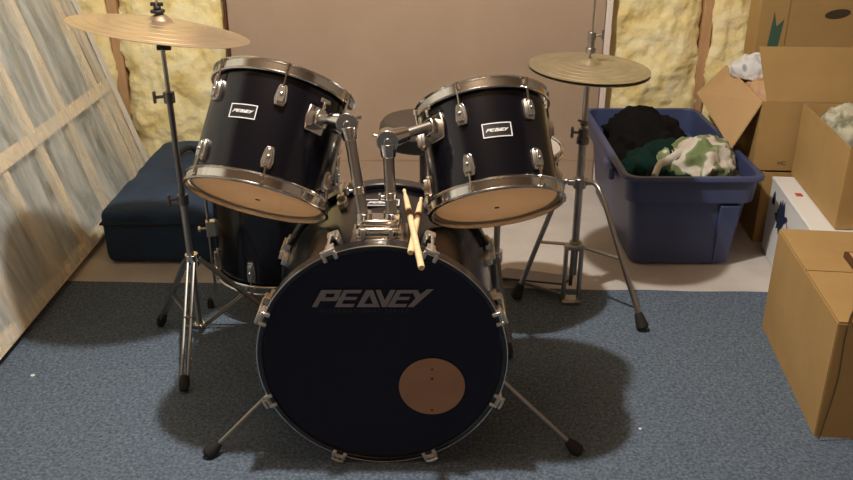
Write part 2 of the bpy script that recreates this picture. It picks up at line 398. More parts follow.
def badge(parent, phi, rs, s, wd, ht):
    a = R(phi); er = Vector((math.cos(a), math.sin(a), 0)); et = Vector((-math.sin(a), math.cos(a), 0)); ez = Vector((0, 0, 1))
    # curved plate hugging the shell
    def curved(x0, x1, y0, y1, r0, r1, n=8):
        vs = []; 
        for k in range(n + 1):
            x = x0 + (x1 - x0) * k / n; t = a + x / rs; c_, s_ = math.cos(t), math.sin(t)
            for (rr, y) in ((r0, y0), (r1, y0), (r1, y1), (r0, y1)): vs.append((rr * c_, rr * s_, s + y))
        fs = [(0, 1, 2, 3), (4 * n + 3, 4 * n + 2, 4 * n + 1, 4 * n)]
        for k in range(n):
            for q in range(4): fs.append((4 * k + q, 4 * k + (q + 1) % 4, 4 * k + 4 + (q + 1) % 4, 4 * k + 4 + q))
        return vs, fs
    b = B(); vs, fs = curved(-wd / 2, wd / 2, -ht / 2, ht / 2, rs - .002, rs + .0015); b.add(vs, fs)
    o = b.build('badge', M['badge_black'], parent)
    f = B(); e = .0022
    for (x0, x1, y0, y1) in ((-wd / 2, wd / 2, ht / 2 - e, ht / 2), (-wd / 2, wd / 2, -ht / 2, -ht / 2 + e), (-wd / 2, -wd / 2 + e, -ht / 2, ht / 2), (wd / 2 - e, wd / 2, -ht / 2, ht / 2)):
        vs, fs = curved(x0, x1, y0, y1, rs + .001, rs + .0026); f.add(vs, fs)
    f.build('badge_frame', M['badge_line'], o)
    t = B(); lh = ht * .46; W = LOGO_W * lh; sc_ = min(1, wd * .80 / W)
    h = lh * sc_
    for i_, p in enumerate(LOGO):
        vs = []; n = len(p)
        for rr in (rs + .0012, rs + .0024 + .00008 * (i_ % 6)):
            for (x, y) in p:
                tt = a + (x * lh * sc_ - W * sc_ / 2) / rs; vs.append((rr * math.cos(tt), rr * math.sin(tt), s - h / 2 + y * h))
        t.add(vs, [tuple(range(n))[::-1], tuple(range(n, 2 * n))] + [(i, (i + 1) % n, n + (i + 1) % n, n + i) for i in range(n)])
    t.build('badge_lettering', M['badge_line'], o, smooth=0)
    return o

def make_drum(root, Ro, L, lug_phi, lug_lo_phi=None, badge_at=None, badge_size=(.066, .034), lug_len=.045, lug_in=.055, hoop_h=.030, rim=.0):
    """Ro: hoop outer radius, L: overall length, bottom hoop edge at z=0"""
    rs = Ro - .013; ri = rs - .007
    B().lathe([(rs, hoop_h * .45), (rs, L - hoop_h * .45), (ri, L - hoop_h * .45), (ri, hoop_h * .45)], 96, closed=True, mis=[0, 0, 1, 0]).build('shell', [M['shell'], M['ply']], root)
    B().lathe([(.0001, hoop_h * .42), (rs - .006, hoop_h * .42), (rs + .003, hoop_h * .30), (rs + .003, hoop_h * .30 + .0012), (rs - .006, hoop_h * .42 + .0012), (.0001, hoop_h * .42 + .0012)], 64).build('resonant_head', M['head_clear'], root)
    z = L - hoop_h * .42
    B().lathe([(.0001, z), (rs - .006, z), (rs + .003, z + .003), (rs + .003, z + .0018), (rs - .006, z - .0012), (.0001, z - .0012)], 64).build('batter_head', M['head_white'], root)
    B().lathe(hoop_profile(Ro - .007, Ro - .002, 0, hoop_h), 96, closed=True).build('hoop', M['chrome'], root)
    B().lathe(hoop_profile(Ro - .007, Ro - .002, L - hoop_h, L), 96, closed=True).build('hoop', M['chrome'], root)
    for ph in lug_phi:
        lug(root, ph, rs, L - lug_in - lug_len / 2, lug_len, 1, L - .012, Ro - .001)
    for ph in (lug_lo_phi or lug_phi):
        lug(root, ph, rs, lug_in + lug_len / 2 - .008, lug_len, -1, .012, Ro - .001)
    if badge_at: badge(root, badge_at[0], rs, badge_at[1], *badge_size)
    return rs

def tom_frame(ax, ay):
    n = Vector((ax, ay, 1)).normalized(); e = Vector((0, 1, 0)).cross(n).normalized(); f = n.cross(e)
    return Matrix((e, f, n)).transposed()
def tom_bracket(root, phi, rs, s):
    a = R(phi); er = Vector((math.cos(a), math.sin(a), 0)); et = Vector((-math.sin(a), math.cos(a), 0)); ez = Vector((0, 0, 1))
    mt = basis(er * (rs - .002) + ez * s, et, ez, er)
    b = B()
    b.prism([(-.024, -.03), (.024, -.03), (.029, 0), (.022, .032), (-.022, .032), (-.029, 0)], .007, mt)
    b.prism([(-.016, -.018), (.016, -.018), (.019, 0), (.014, .018), (-.014, .018), (-.019, 0)], .030, mt)
    o = b.build('mount_bracket', M['chrome'], root, bevel=.002)
    b2 = B(); c = er * (rs + .024) + ez * (s + .024)
    b2.tube([c, c + ez * .018], .004, 8); b2.box((0, 0, 0), (.026, .006, .009), basis(c + ez * .020, et, er, ez))
    b2.build('wing_bolt', M['chrome'], o, bevel=.001)
    return o

TL = thing('rack_tom', 'larger black rack tom on the left with clear head underneath, tilted toward the drummer', 'drum', (-0.4066, 1.955, 0.6191), tom_frame(.2572, .7279), 'rack toms above the bass drum')
rsL = make_drum(TL, .1758, .2949, [-86 + 60 * k for k in range(6)], [-84 + 60 * k for k in range(6)], (-113, .165))
tom_bracket(TL, -54, rsL, .190)
TR = thing('rack_tom', 'smaller black rack tom on the right, between the mounting post and the hi-hat', 'drum', (0.1662, 1.9147, 0.6162), tom_frame(-.1629, .7873), 'rack toms above the bass drum')
rsR = make_drum(TR, .1629, .2674, [-49 + 60 * k for k in range(6)], None, (-81, .140))
tom_bracket(TR, -137, rsR, .183)
for root, rr in ((TL, .012), (TR, .0115)):     # small dark dot on each lower head
    b = B().lathe([(.0001, .0105), (.006, .0105), (.006, .0115), (.0001, .0115)], 16, mtx=Matrix.Translation((-.0, .025, 0)))
    b.build('center_dot', M['dot'], root)

# ---- bass drum
BX, BY, BZ = -.103, 1.757, .2945 + CZ
bd = thing('bass_drum', 'black bass drum lying on its side with large grey lettering on its front head', 'bass drum', (BX, BY, CZ))
cz = BZ - CZ
AX = Matrix(((1, 0, 0, 0), (0, 0, 1, 0), (0, -1, 0, cz), (0, 0, 0, 1)))   # local z of the lathe -> +y (backwards); lathe y -> -z
AX = basis((0, 0, cz), (1, 0, 0), (0, 0, -1), (0, 1, 0))
RH, RS_, DL = .293, .279, .43
B().lathe([(RS_, .012), (RS_, DL - .012), (RS_ - .008, DL - .012), (RS_ - .008, .012)], 128, mtx=AX, closed=True, mis=[0, 0, 1, 0]).build('shell', [M['shell'], M['ply']], bd)
for z0, nm in ((0, 'front_hoop'), (DL - .038, 'rear_hoop')):
    h = B().lathe([(RS_ + .001, z0 + .002), (RS_ + .003, z0), (RH - .003, z0), (RH, z0 + .003), (RH, z0 + .035), (RH - .003, z0 + .038), (RS_ + .001, z0 + .038)], 128, mtx=AX, closed=True).build(nm, M['hoop_black'], bd)
    zz = z0 if z0 == 0 else z0 + .036
    e = B(); n = 8
    e.lathe([(RH - .0015 + .0016 * math.cos(2 * math.pi * k / n), zz + .0015 + .0016 * math.sin(2 * math.pi * k / n)) for k in range(n)], 128, mtx=AX, closed=True)
    e.build('hoop_edge_highlight', M['chrome'], h)  # silver ring added as the highlight along the gloss black hoop's edge
hd = B().lathe([(.0001, .0105), (.262, .0105), (.270, .008), (.2795, .006), (.2795, .010), (.262, .0125), (.0001, .0125)], 128, mtx=AX).build('front_head', M['head_black'], bd)
B().lathe([(.0001, DL - .012), (.2795, DL - .012), (.2795, DL - .010), (.0001, DL - .010)], 96, mtx=AX).build('rear_head', M['head_white'], bd)
FM = lambda x, z: basis((x - BX, .0085, z - CZ), (1, 0, 0), (0, 0, 1), (0, -1, 0))
lb = B(); hh = .0436
mt = FM(-.2605, .4375) @ Matrix.Diagonal((.2764 / LOGO_W, hh, 1, 1))
logo(lb, mt, t=.001); lb.build('front_lettering', M['logo_grey'], hd, smooth=0)
def text(name, s, size, mtx, m, parent, extrude=.0004, spacing=1.0):
    cu = bpy.data.curves.new(name, 'FONT'); cu.body = s; cu.size = size; cu.extrude = extrude; cu.space_character = spacing; cu.align_x = 'LEFT'
    tmp = bpy.data.objects.new(name, cu); col.objects.link(tmp)
    dg = bpy.context.evaluated_depsgraph_get(); me = bpy.data.meshes.new_from_object(tmp.evaluated_get(dg))
    bpy.data.objects.remove(tmp); me.transform(mtx); me.materials.clear(); me.materials.append(m); me.name = name
    o = bpy.data.objects.new(name, me); col.objects.link(o); o.parent = parent; return o
text('small_print', 'INTERNATIONAL SERIES', .0125, FM(-.243, .423), M['logo_dim'], hd, spacing=1.55)
pc = B(); pm = FM(.013, .2235)
pc.lathe([(.0001, 0), (.0775, 0), (.0785, .0006), (.0775, .0014), (.0001, .0014)], 64, mtx=pm)
disc = pc.build('round_patch', M['tan_disc'], hd)
for (dx, dz, r) in ((0, .022, .0042), (0, .048, .0035), (0, -.066, .004)):
    B().lathe([(.0001, .001), (r, .001), (r * .8, .0022), (.0001, .0022)], 12, mtx=FM(.013 + dx, .2235 + dz)).build('patch_dot', M['dot'], disc)
# claws, rods and lugs
for end in (0, 1):
    for k in range(8):
        a = R(22.5 + 45 * k); er = Vector((math.sin(a), 0, math.cos(a))); et = Vector((math.cos(a), 0, -math.sin(a)))
        sg = 1 if end == 0 else -1; y0 = 0 if end == 0 else DL
        c = Vector((0, y0, cz))
        ey = Vector((0, sg, 0))
        # claw: bridge over the hoop with two prongs on its face
        b = B(); mt = basis(c + er * (RH + .004), et, ey, er)
        b.box((0, .020, 0), (.020, .046, .007), mt)
        for q in (-1, 1):
            b.box((q * .013, -.003, -.008), (.009, .007, .020), mt); b.box((q * .009, .010, -.001), (.008, .022, .008), mt)
        b.box((0, .040, -.006), (.016, .007, .018), mt)
        cl = b.build('claw', M['cream'], bd, bevel=.002)
        r = B(); pr = c + er * (RH + .011)
        r.tube([pr - ey * .006, pr + ey * .085], .0034, 8)
        if end == 0:
            r.tube(bez([pr - ey * .004 - et * .015, pr - ey * .008, pr - ey * .004 + et * .015], 4), .0035, 8)
        r.build('tension_rod', M['cream'], cl)
        l = B(); ml = basis(c + er * (RS_ - .001) + ey * .098, et, ey, er)
        l.prism([(-.011, -.020), (.011, -.020), (.014, .012), (.009, .034), (-.009, .034), (-.014, .012)], .016, ml)
        l.prism([(-.009, -.020), (.009, -.020), (.010, .006), (-.010, .006)], .027, ml)
        l.build('lug', M['cream'], bd, bevel=.002)
# badge plate on top of the shell
bp = B(); mt = basis((-.010, .285, cz + RS_ + .0008), (1, 0, 0), (0, 1, 0))
bp.prism([(-.045, -.02), (.045, -.02), (.045, .02), (-.045, .02)], .001, mt)
bo = bp.build('shell_badge', M['badge_black'], bd)
f = B()
for (cx_, cy_, a_, b_) in ((0, .019, .09, .003), (0, -.019, .09, .003), (.044, 0, .003, .04), (-.044, 0, .003, .04)): f.box((cx_, cy_, .0015), (a_, b_, .002), mt)
f.build('badge_frame', M['badge_line'], bo)
l = B(); logo(l, mt @ Matrix.Translation((-.034, -.006, .001)) @ Matrix.Diagonal((.068 / LOGO_W, .012, 1, 1)), t=.001); l.build('badge_lettering', M['badge_line'], bo, smooth=0)
# spurs
for sx, foot, top in ((-1, Vector((-.538, 1.783, CZ)), Vector((BX - .255, 1.87, .175))), (1, Vector((.375, 1.795, CZ)), Vector((BX + .262, 1.87, .205)))):
    off = Vector((BX, BY, CZ)); f_ = foot - off + Vector((0, 0, .012)); t_ = top - off; d = (t_ - f_).normalized()
    sp = B().tube([f_, t_ + d * .02], .0052, 10).build('spur_leg', M['chrome_dull'], bd)
    B().tube([f_ - d * .012, f_ - d * .004, f_ + d * .014, f_ + d * .032], [.013, .018, .016, .010], 12).build('rubber_foot', M['rubber'], sp)
    bk = B(); er = Vector((t_.x, 0, t_.z - cz)).normalized(); et = Vector((0, 1, 0))
    bk.box((0, 0, .012), (.05, .04, .03), basis(Vector((0, t_.y, cz)) + er * RS_, et, er.cross(et) * -1, er))
    bk.build('spur_bracket', M['chrome'], bd, bevel=.004)

# twin tom mount bolted to the bass shell
def P(x, y, z): return Vector((x - BX, y - BY, z - CZ))
mz = BZ + RS_
tm = B()
vs = []; n = 12; x0, x1, y0, y1 = -.170, -.044, 1.800, 1.915
for r in (RS_ - .002, RS_ + .007):
    for k in range(n + 1):
        t = math.asin((x0 + (x1 - x0) * k / n - BX) / RS_)
        for y in (y0, y1): vs.append((r * math.sin(t), y - BY, cz + r * math.cos(t)))
h_ = 2 * (n + 1); fs = []
for k in range(n):
    a = 2 * k; fs += [(a, a + 1, a + 3, a + 2), (h_ + a, h_ + a + 2, h_ + a + 3, h_ + a + 1), (a, a + 2, h_ + a + 2, h_ + a), (a + 1, h_ + a + 1, h_ + a + 3, a + 3)]
fs += [(0, h_, h_ + 1, 1), (2 * n, 2 * n + 1, h_ + 2 * n + 1, h_ + 2 * n)]
tm.add(vs, fs)
plate = tm.build('mount_plate', M['chrome'], bd, bevel=.002)
hb = B(); hb.box(P(-.108, 1.853, mz + .016), (.104, .078, .026)); hb.box(P(-.108, 1.855, mz + .034), (.092, .055, .018))
house = hb.build('mount_block', M['chrome'], bd, bevel=.008)
for x in (-.142, -.079):
    B().tube([P(x, 1.850, mz + .02), P(x, 1.850, mz + .056)], .0185, 16).build('clamp_collar', M['chrome'], house, bevel=.001)
    w_ = B(); q = P(x + (.0), 1.816, mz + .024); w_.tube([q, q + Vector((0, -.018, 0))], .004, 8); w_.box(q + Vector((0, -.02, .0)), (.010, .007, .026)); w_.build('wing_bolt', M['cream'], house, bevel=.002)
def post(p0, p1, arm_to, nm):
    d = (p1 - p0).normalized()
    o = B().tube([p0, p1], .0128, 16).build(nm, M['chrome_dull'], bd)
    c = B().tube([p0 + (p1 - p0) * .35 - d * .008, p0 + (p1 - p0) * .35 + d * .008], .0150, 14)
    e = (p0 + (p1 - p0) * .35); c.tube([e, e + Vector((-.022, -.008, 0))], .004, 8); c.box(e + Vector((-.024, -.009, 0)), (.006, .008, .018))
    c.build('memory_lock', M['chrome'], o, bevel=.001)
    # ratchet joint
    j = B(); av = (arm_to - p1); ay = Vector((0, 1, 0)); 
    hd_ = p1 + d * .012
    j.tube([hd_ - Vector((0, .016, 0)), hd_ + Vector((0, .016, 0))], .025, 20)
    j.tube([hd_ - Vector((0, .021, 0)), hd_ - Vector((0, .016, 0))], .008, 12)
    j.tube([p1 - d * .028, p1 + d * .002], [.016, .021], 16)
    dd = (arm_to - hd_).normalized()
    j.tube([hd_ + dd * .006, hd_ + dd * .050], [.022, .0165], 14)
    j.build('ratchet_joint', M['chrome'], o, bevel=.0015)
    B().tube([hd_ + dd * .03, arm_to + dd * .02], .0115, 14).build('tom_arm', M['chrome_dull'], o)
    k = B(); s = 1 if arm_to.x < p1.x else -1
    k.tube([hd_ + Vector((s * .012, 0, .006)), hd_ + Vector((s * .032, 0, .012))], .0050, 8); k.build('ratchet_key', M['chrome'], o)
eL = TL.matrix_world; 
def tb(mw, phi, rs, s, out):
    a = R(phi); return mw @ Vector((math.cos(a) * (rs + out), math.sin(a) * (rs + out), s))
off = Vector((BX, BY, CZ))
post(P(-.142, 1.850, mz + .03), P(-.174, 1.890, .822), tb(TL.matrix_world, -54, rsL, .19, .028) - off, 'mount_post')
post(P(-.079, 1.850, mz + .03), P(-.086, 1.880, .785), tb(TR.matrix_world, -137, rsR, .183, .028) - off, 'mount_post')

# ---- drumsticks lying across the bass drum
def stick(a, b, label):
    a = Vector(a); b = Vector(b); t = thing('drumstick', label, 'drumstick', b, None, 'drumsticks on the bass drum'); d = a - b; L_ = d.length
    prof = [(0, .0058), (.004, .0072), (.30, .0072), (.36, .0060), (.386, .0034), (.392, .0030), (.396, .0044), (.404, .0046), (.410, .002)]
    pts = [d * (s / .41) for s, r in prof]; B().tube(pts, [r for s, r in prof], 14).build('stick_shaft', M['wood_stick'], t)
    B().tube([d * .60, d * .67], .0074, 14).build('worn_band', M['stick_mark'], t)
stick((-.056, 2.06, .611), (-.010, 1.612, .610), 'pale drumstick crossing on top, its butt end over the bass drum hoop')
stick((-.013, 2.045, .594), (-.034, 1.70, .6035), 'pale drumstick underneath, crossed by the other stick on the bass drum')

# ---- floor tom
FT = thing('floor_tom', 'black floor tom standing on thin legs behind the left side of the bass drum', 'drum', (-.478, 2.625, .128))
rsF = make_drum(FT, .215, .42, [-62 + 45 * k for k in range(8)], [-62 + 45 * k for k in range(8)], None, lug_len=.06, lug_in=.05)
for i, ph in enumerate((195, 75, -25)):
    a = R(ph); er = Vector((math.cos(a), math.sin(a), 0)); c = er * (rsF + .019)
    lg = B().tube(bez([c + Vector((0, 0, .30)), c + Vector((0, 0, .05)), c + Vector((0, 0, -.06)), c + er * .02 + Vector((0, 0, -.113))]), .0048, 10).build('leg', M['chrome_dull'], FT)
    e_ = c + er * .02
    zf = (CZ if (2.625 + e_.y) < 2.68 else 0) - .128
    B().tube([(e_.x, e_.y, zf), (e_.x, e_.y, zf + .03)], [.012, .009], 12).build('rubber_foot', M['rubber'], lg)
    br = B(); br.box((0, 0, 0), (.028, .03, .05), basis(er * (rsF + .012) + Vector((0, 0, .16)), Vector((-er.y, er.x, 0)), er, (0, 0, 1)))
    q = er * (rsF + .028) + Vector((0, 0, .16)); br.tube([q, q + er * .018], .004, 8); br.box((0, 0, 0), (.028, .008, .010), basis(q + er * .02, Vector((-er.y, er.x, 0)), er, (0, 0, 1)))
    br.build('leg_bracket', M['cream'], FT, bevel=.002)

# ---- snare drum on its stand, mostly behind the right tom
def tripod(root, zc, feet, zj, zb, r=.0075, m=None, foot_r=.014, double=False):
    """legs fan from a collar at height zc to feet (local xy,z), braces from low collar zb"""
    m = m or M['chrome_dull']
    for f_ in feet:
        f_ = Vector(f_); d2 = Vector((f_.x, f_.y, 0)).normalized()
        top = d2 * .022 + Vector((0, 0, zc)); dirn = (f_ - top).normalized()
        fe = f_ + Vector((0, 0, .012))
        lb_ = B(); sd = Vector((-d2.y, d2.x, 0)) * .009
        if double:
            for q in (-1, 1): lb_.tube([top + sd * q, top.lerp(fe, .9) + sd * q, fe], .0052, 10)
            lb_.tube([top.lerp(fe, .45) - sd * 1.3, top.lerp(fe, .45) + sd * 1.3], .006, 8)
        else: lb_.tube([top, fe], r, 10)
        o = lb_.build('leg', m, root)
        B().tube([fe - dirn * -.006, fe - dirn * .012, fe - dirn * .036], [foot_r * .75, foot_r, foot_r * .75], 12).build('rubber_foot', M['rubber'], o)
        mid = top.lerp(fe, .52); lo = d2 * .014 + Vector((0, 0, zb))
        b = B(); side = Vector((-d2.y, d2.x, 0)) * .008
        for q in (-1, 1): b.tube([mid + side * q, lo + side * q], .0035, 8)
        b.tube([mid - side * 1.4, mid + side * 1.4], .0045, 8)
        b.build('brace', m, root)
    c = B(); c.tube([(0, 0, zc - .018), (0, 0, zc + .020)], .020, 16); c.build('leg_collar', M['chrome'], root, bevel=.002)
    c = B(); c.tube([(0, 0, zb - .012), (0, 0, zb + .012)], .017, 16); c.build('brace_collar', M['chrome'], root, bevel=.002)

SX, SY = .215, 2.46
SS = thing('snare_stand', 'chrome snare drum stand behind the right side of the bass drum', 'stand', (SX, SY, 0))
B().tube([(0, 0, .05), (0, 0, .445)], .010, 14).build('center_tube', M['chrome_dull'], SS)
tripod(SS, .24, [(.012, .205, CZ), (-.20, .03, CZ), (.03, -.22, CZ)], .1, .07, m=M['steel_dark'])
for k in range(3):
    a = R(30 + 120 * k); b = B().tube(bez([(0, 0, .44), (.09 * math.cos(a), .09 * math.sin(a), .452), (.196 * math.cos(a), .196 * math.sin(a), .462), (.200 * math.cos(a), .200 * math.sin(a), .50)]), .0055, 8)
    b.build('basket_arm', M['chrome_dull'], SS)
SN = thing('snare_drum', 'black snare drum mostly hidden behind the right rack tom', 'drum', (SX, SY, .468))
make_drum(SN, .184, .135, [10 + 45 * k for k in range(8)], [10 + 45 * k for k in range(8)], None, lug_len=.028, lug_in=.030, hoop_h=.026)

# ---- drum throne
TH = thing('drum_throne', 'round padded drum throne with grey-brown top behind the drums', 'stool', (-.012, 3.07, 0))
B().lathe([(.0001, .506), (.10, .508), (.142, .500), (.156, .482), (.158, .462)], 64).build('seat_top', M['vinyl'], TH)
B().lathe([(.1585, .464), (.1585, .425), (.150, .412), (.0001, .410)], 64).build('seat_side', M['black_plastic'], TH)
B().tube([(0, 0, .06), (0, 0, .412)], .014, 16).build('center_tube', M['steel_dark'], TH)
tripod(TH, .24, [(.24 * math.cos(R(q)), .24 * math.sin(R(q)), 0) for q in (80, 200, 320)], .1, .08, m=M['steel_dark'])

# ================================================================== CYMBALS AND STANDS
def cymbal(name, label, loc, rad, tilt, m, parent=None, bell=.14, group=None, flip=False, curve=.10):
    t = thing(name, label, 'cymbal', loc, Matrix.Rotation(R(tilt[0]), 3, 'X') @ Matrix.Rotation(R(tilt[1]), 3, 'Y'), group)
    up = []; s = -1 if flip else 1; rb = rad * bell
    for k in range(0, 9): x = k / 8; up.append((max(.006, rb * x), s * (rad * curve + rad * .085 * math.cos(x * math.pi / 2) ** 1.0)))
    for k in range(1, 17): x = k / 16; r_ = rb + (rad - rb) * x; up.append((r_, s * (rad * curve * (1 - x ** 1.5))))
    th = .0014; prof = up + [(r_, h - th) for r_, h in reversed(up)]
    B().lathe(prof, 96, closed=True).build('cymbal_bronze', m, t, smooth=50)
    g = B()      # lathed grooves
    for fr in (.35, .5, .65, .8, .92):
        i = fr; x = (rad * i - rb) / (rad - rb); h = s * (rad * curve * (1 - x ** 1.5)) ; g.lathe([(rad * i, h), (rad * i + .0015, h + .0005), (rad * i + .003, h - s * .0006), (rad*i+.0015, h - .0008)], 96, closed=True)
    g.build('lathe_groove', m, t)
    return t
# crash
CX, CYY = -.695, 2.36
cymbal('crash_cymbal', 'large bronze crash cymbal tilted on the straight stand at left', (-.704, 2.35, .951), .235, (-4.5, 9.0), M['brass'], curve=.105)
CS = thing('cymbal_stand', 'chrome straight cymbal stand with double-braced legs left of the drums', 'stand', (CX, CYY, 0))
top = Vector((-.010, -.010, 1.03)); base = Vector((0, 0, .03))
def pl(z): return base.lerp(top, (z - base.z) / (top.z - base.z))
B().tube([pl(.03), pl(.475)], .0105, 14).build('lower_tube', M['chrome_dull'], CS)
B().tube([pl(.46), pl(.77)], .0085, 14).build('middle_tube', M['steel_dark'], CS)
B().tube([pl(.75), pl(.925)], .0062, 12).build('upper_tube', M['chrome_dull'], CS)
for z in (.472, .772):
    c = B().tube([pl(z - .018), pl(z + .012)], .0155, 14); q = pl(z)
    c.tube([q, q + Vector((-.034, -.012, 0))], .0045, 8); c.box(q + Vector((-.036, -.013, .0)), (.007, .010, .032))
    c.build('height_clamp', M['steel_dark'], CS, bevel=.001)
c = B().tube([pl(.91), pl(.938)], .014, 14); c.tube([pl(.905) + Vector((-.014, 0, 0)), pl(.905) + Vector((.022, 0, 0))], .008, 10); c.build('tilter', M['black_plastic'], CS, bevel=.001)
B().tube([pl(.93), pl(1.028)], .0038, 8).build('cymbal_rod', M['chrome_dull'], CS)
w_ = B().tube([pl(.996), pl(1.004)], .019, 16); w_.tube([pl(1.004), pl(1.013)], .010, 12); w_.box(pl(1.018) + Vector((0, 0, 0)), (.034, .006, .010)); w_.build('wing_nut', M['black_plastic'], CS, bevel=.002)
tripod(CS, .275, [(-.145, .075, CZ), (.022, -.295, CZ), (.245, .075, CZ)], .1, .05, r=.0085, foot_r=.016, double=True, m=M['leg_steel'])

# hi-hat
HX, HY = .485, 2.62
GH = 'hi-hat cymbal pair'
cymbal('hi_hat_cymbal', 'upper bronze hi-hat cymbal, the top one of the pair at right', (HX + .001, HY - .01, .793), .181, (2, 2.5), M['brass_old'], group=GH, curve=.07, bell=.2)
cymbal('hi_hat_cymbal', 'lower bronze hi-hat cymbal, the bottom one of the pair at right', (HX + .001, HY - .01, .784), .181, (2, 2.5), M['brass_old'], group=GH, flip=True, curve=.07, bell=.2)
HS = thing('hi_hat_stand', 'chrome hi-hat stand with curved legs and foot pedal at right of the drums', 'stand', (HX, HY, 0))
B().tube([(0, 0, .10), (0, 0, .565)], .0125, 16).build('lower_tube', M['chrome_dull'], HS)
B().tube([(0, 0, .55), (0, 0, .755)], .0085, 14).build('upper_tube', M['chrome_dull'], HS)
B().tube([(0, -.004, .74), (.006, -.004, 1.12)], .0032, 8).build('pull_rod', M['chrome_dull'], HS)
c = B().tube([(0, 0, .552), (0, 0, .572)], .020, 16); c.tube([(0, 0, .572), (0, 0, .60)], .016, 14); c.tube([(0, 0, .585), (-.035, -.012, .592)], .0045, 8); c.box((-.037, -.013, .592), (.008, .010, .034))
c.tube([(0, 0, .61), (0, 0, .625)], .012, 12); c.tube([(0, 0, .618), (-.02, -.004, .628)], .004, 8)
c.build('height_clamp', M['steel_dark'], HS, bevel=.001)
c = B().tube([(.001, -.004, .742), (.001, -.004, .765)], .016, 14); c.build('seat_cup', M['chrome_dull'], HS)
c = B().tube([(.002, -.006, .835), (.002, -.006, .850)], .015, 14); c.tube([(.002, -.006, .85), (.002, -.006, .872)], .010, 12); c.tube([(.002, -.006, .872), (.002, -.006, .896)], .0125, 14)
c.tube([(.004, -.006, .884), (.032, -.008, .888)], .004, 8); c.box((.034, -.008, .890), (.007, .009, .03)); c.build('clutch', M['chrome_dull'], HS, bevel=.001)
c = B().tube([(0, 0, .405), (0, 0, .44)], .021, 16); c.box((0, 0, .425), (.075, .024, .018)); c.build('leg_collar', M['chrome_dull'], HS, bevel=.003)
for s, ft in ((1, Vector((.186, -.205, CZ))), (-1, Vector((-.178, .0, CZ)))):
    st = Vector((s * .02, 0, .425)); kn = Vector((ft.x * .34, ft.y * .30, .398)); f2 = ft + Vector((0, 0, .03))
    lg = B().tube(bez([st, Vector((s * .045, ft.y * .15, .428)), kn, kn.lerp(f2, .3), f2], 8), .0085, 12).build('leg', M['chrome_dull'], HS)
    d = (f2 - kn).normalized()
    B().tube([f2 - d * .028, f2 - d * .02, f2 + d * .018, f2 + d * .024], [.011, .014, .021, .016], 14).build('rubber_foot', M['rubber'], lg)
    g = kn.lerp(f2, .50)
    B().tube([(0, 0, .206), g], .0055, 8).build('brace', M['chrome_dull'], HS)
c = B().tube([(0, 0, .19), (0, 0, .222)], .019, 14); c.build('brace_collar', M['chrome_dull'], HS, bevel=.002)
# pedal frame and footboard, pointing to the throne
pf = B()
for q in (-1, 1): pf.box((-.006 + q * .025, -.022, .110), (.013, .024, .20))
pf.box((-.006, -.014, .207), (.063, .036, .016)); pf.box((-.006, -.022, .012), (.063, .05, .020))
pf.build('pedal_frame', M['chrome_dull'], HS, bevel=.004)
B().tube([(-.006, -.002, .19), (-.006, -.002, .06)], .0065, 8).build('pull_chain', M['steel_dark'], HS)
fd = Vector((-.80, .60, 0)).normalized(); fs_ = Vector((-fd.y, fd.x, 0))
o_ = Vector((-.012, .0, .0))
q = [o_ + fs_ * .035 + Vector((0, 0, .075)), o_ - fs_ * .035 + Vector((0, 0, .075)), o_ - fs_ * .045 + fd * .27 + Vector((0, 0, .025)), o_ + fs_ * .045 + fd * .27 + Vector((0, 0, .025))]
B().slab(q, .008).build('footboard', M['steel_dark'], HS, bevel=.002)
b = B(); b.tube([o_ + Vector((0, 0, .018)), o_ + fd * .27 + Vector((0, 0, .012))], .006, 8); b.box((0, 0, 0), (.09, .03, .014), basis(o_ + fd * .27 + Vector((0, 0, .010)), fs_, fd, (0, 0, 1))); b.build('heel_plate', M['chrome_dull'], HS, bevel=.002)

# ================================================================== BLUE TOTE
def rrect(x0, x1, y0, y1, r, n=6):
    out = []
    for cx_, cy_, a0 in ((x1 - r, y1 - r, 0), (x0 + r, y1 - r, 90), (x0 + r, y0 + r, 180), (x1 - r, y0 + r, 270)):
        for k in range(n + 1): a = R(a0 + 90 * k / n); out.append((cx_ + r * math.cos(a), cy_ + r * math.sin(a)))
    return out
def loft(b, rings, cap0=True, cap1=False, mi=0):
    n = len(rings[0][0]); vs = []; fs = []
    for poly, z in rings: vs += [(x, y, z) for x, y in poly]
    for i in range(len(rings) - 1):
        for k in range(n): fs.append((i * n + k, i * n + (k + 1) % n, (i + 1) * n + (k + 1) % n, (i + 1) * n + k))
    if cap0: fs.append(tuple(range(n))[::-1])
    if cap1: fs.append(tuple((len(rings) - 1) * n + k for k in range(n)))
    return b.add(vs, fs, mi)
tx0, tx1, ty0, ty1, tz = .680, 1.166, 2.83, 3.715, .36
tc_ = Vector(((tx0 + tx1) / 2, (ty0 + ty1) / 2, 0))
tt = thing('storage_tote', 'open blue plastic storage tote full of clothes on the concrete', 'storage bin', tc_)
hx, hy = (tx1 - tx0) / 2, (ty1 - ty0) / 2
def rr_(i, r=.05): return rrect(-hx + i, hx - i, -hy + i, hy - i, r)
b = B(); loft(b, [(rr_(.080, .04), .0), (rr_(.062, .045), .012), (rr_(.040), .22), (rr_(.036), .255), (rr_(.018), .262), (rr_(.012), tz - .02), (rr_(.012), tz),
                  (rr_(.018), tz), (rr_(.024), .262), (rr_(.042), .255), (rr_(.068, .045), .016), (rr_(.12, .03), .012)], cap0=True, cap1=True)
b.build('tote_body', M['tote'], tt)
b = B(); loft(b, [(rr_(.010), tz - .016), (rr_(.0), tz - .016), (rr_(-.004), tz - .012), (rr_(-.004), tz - .004), (rr_(.0), tz + .002), (rr_(.016), tz + .002), (rr_(.018), tz - .004)], False, False)
b.build('tote_rim', M['tote'], tt)
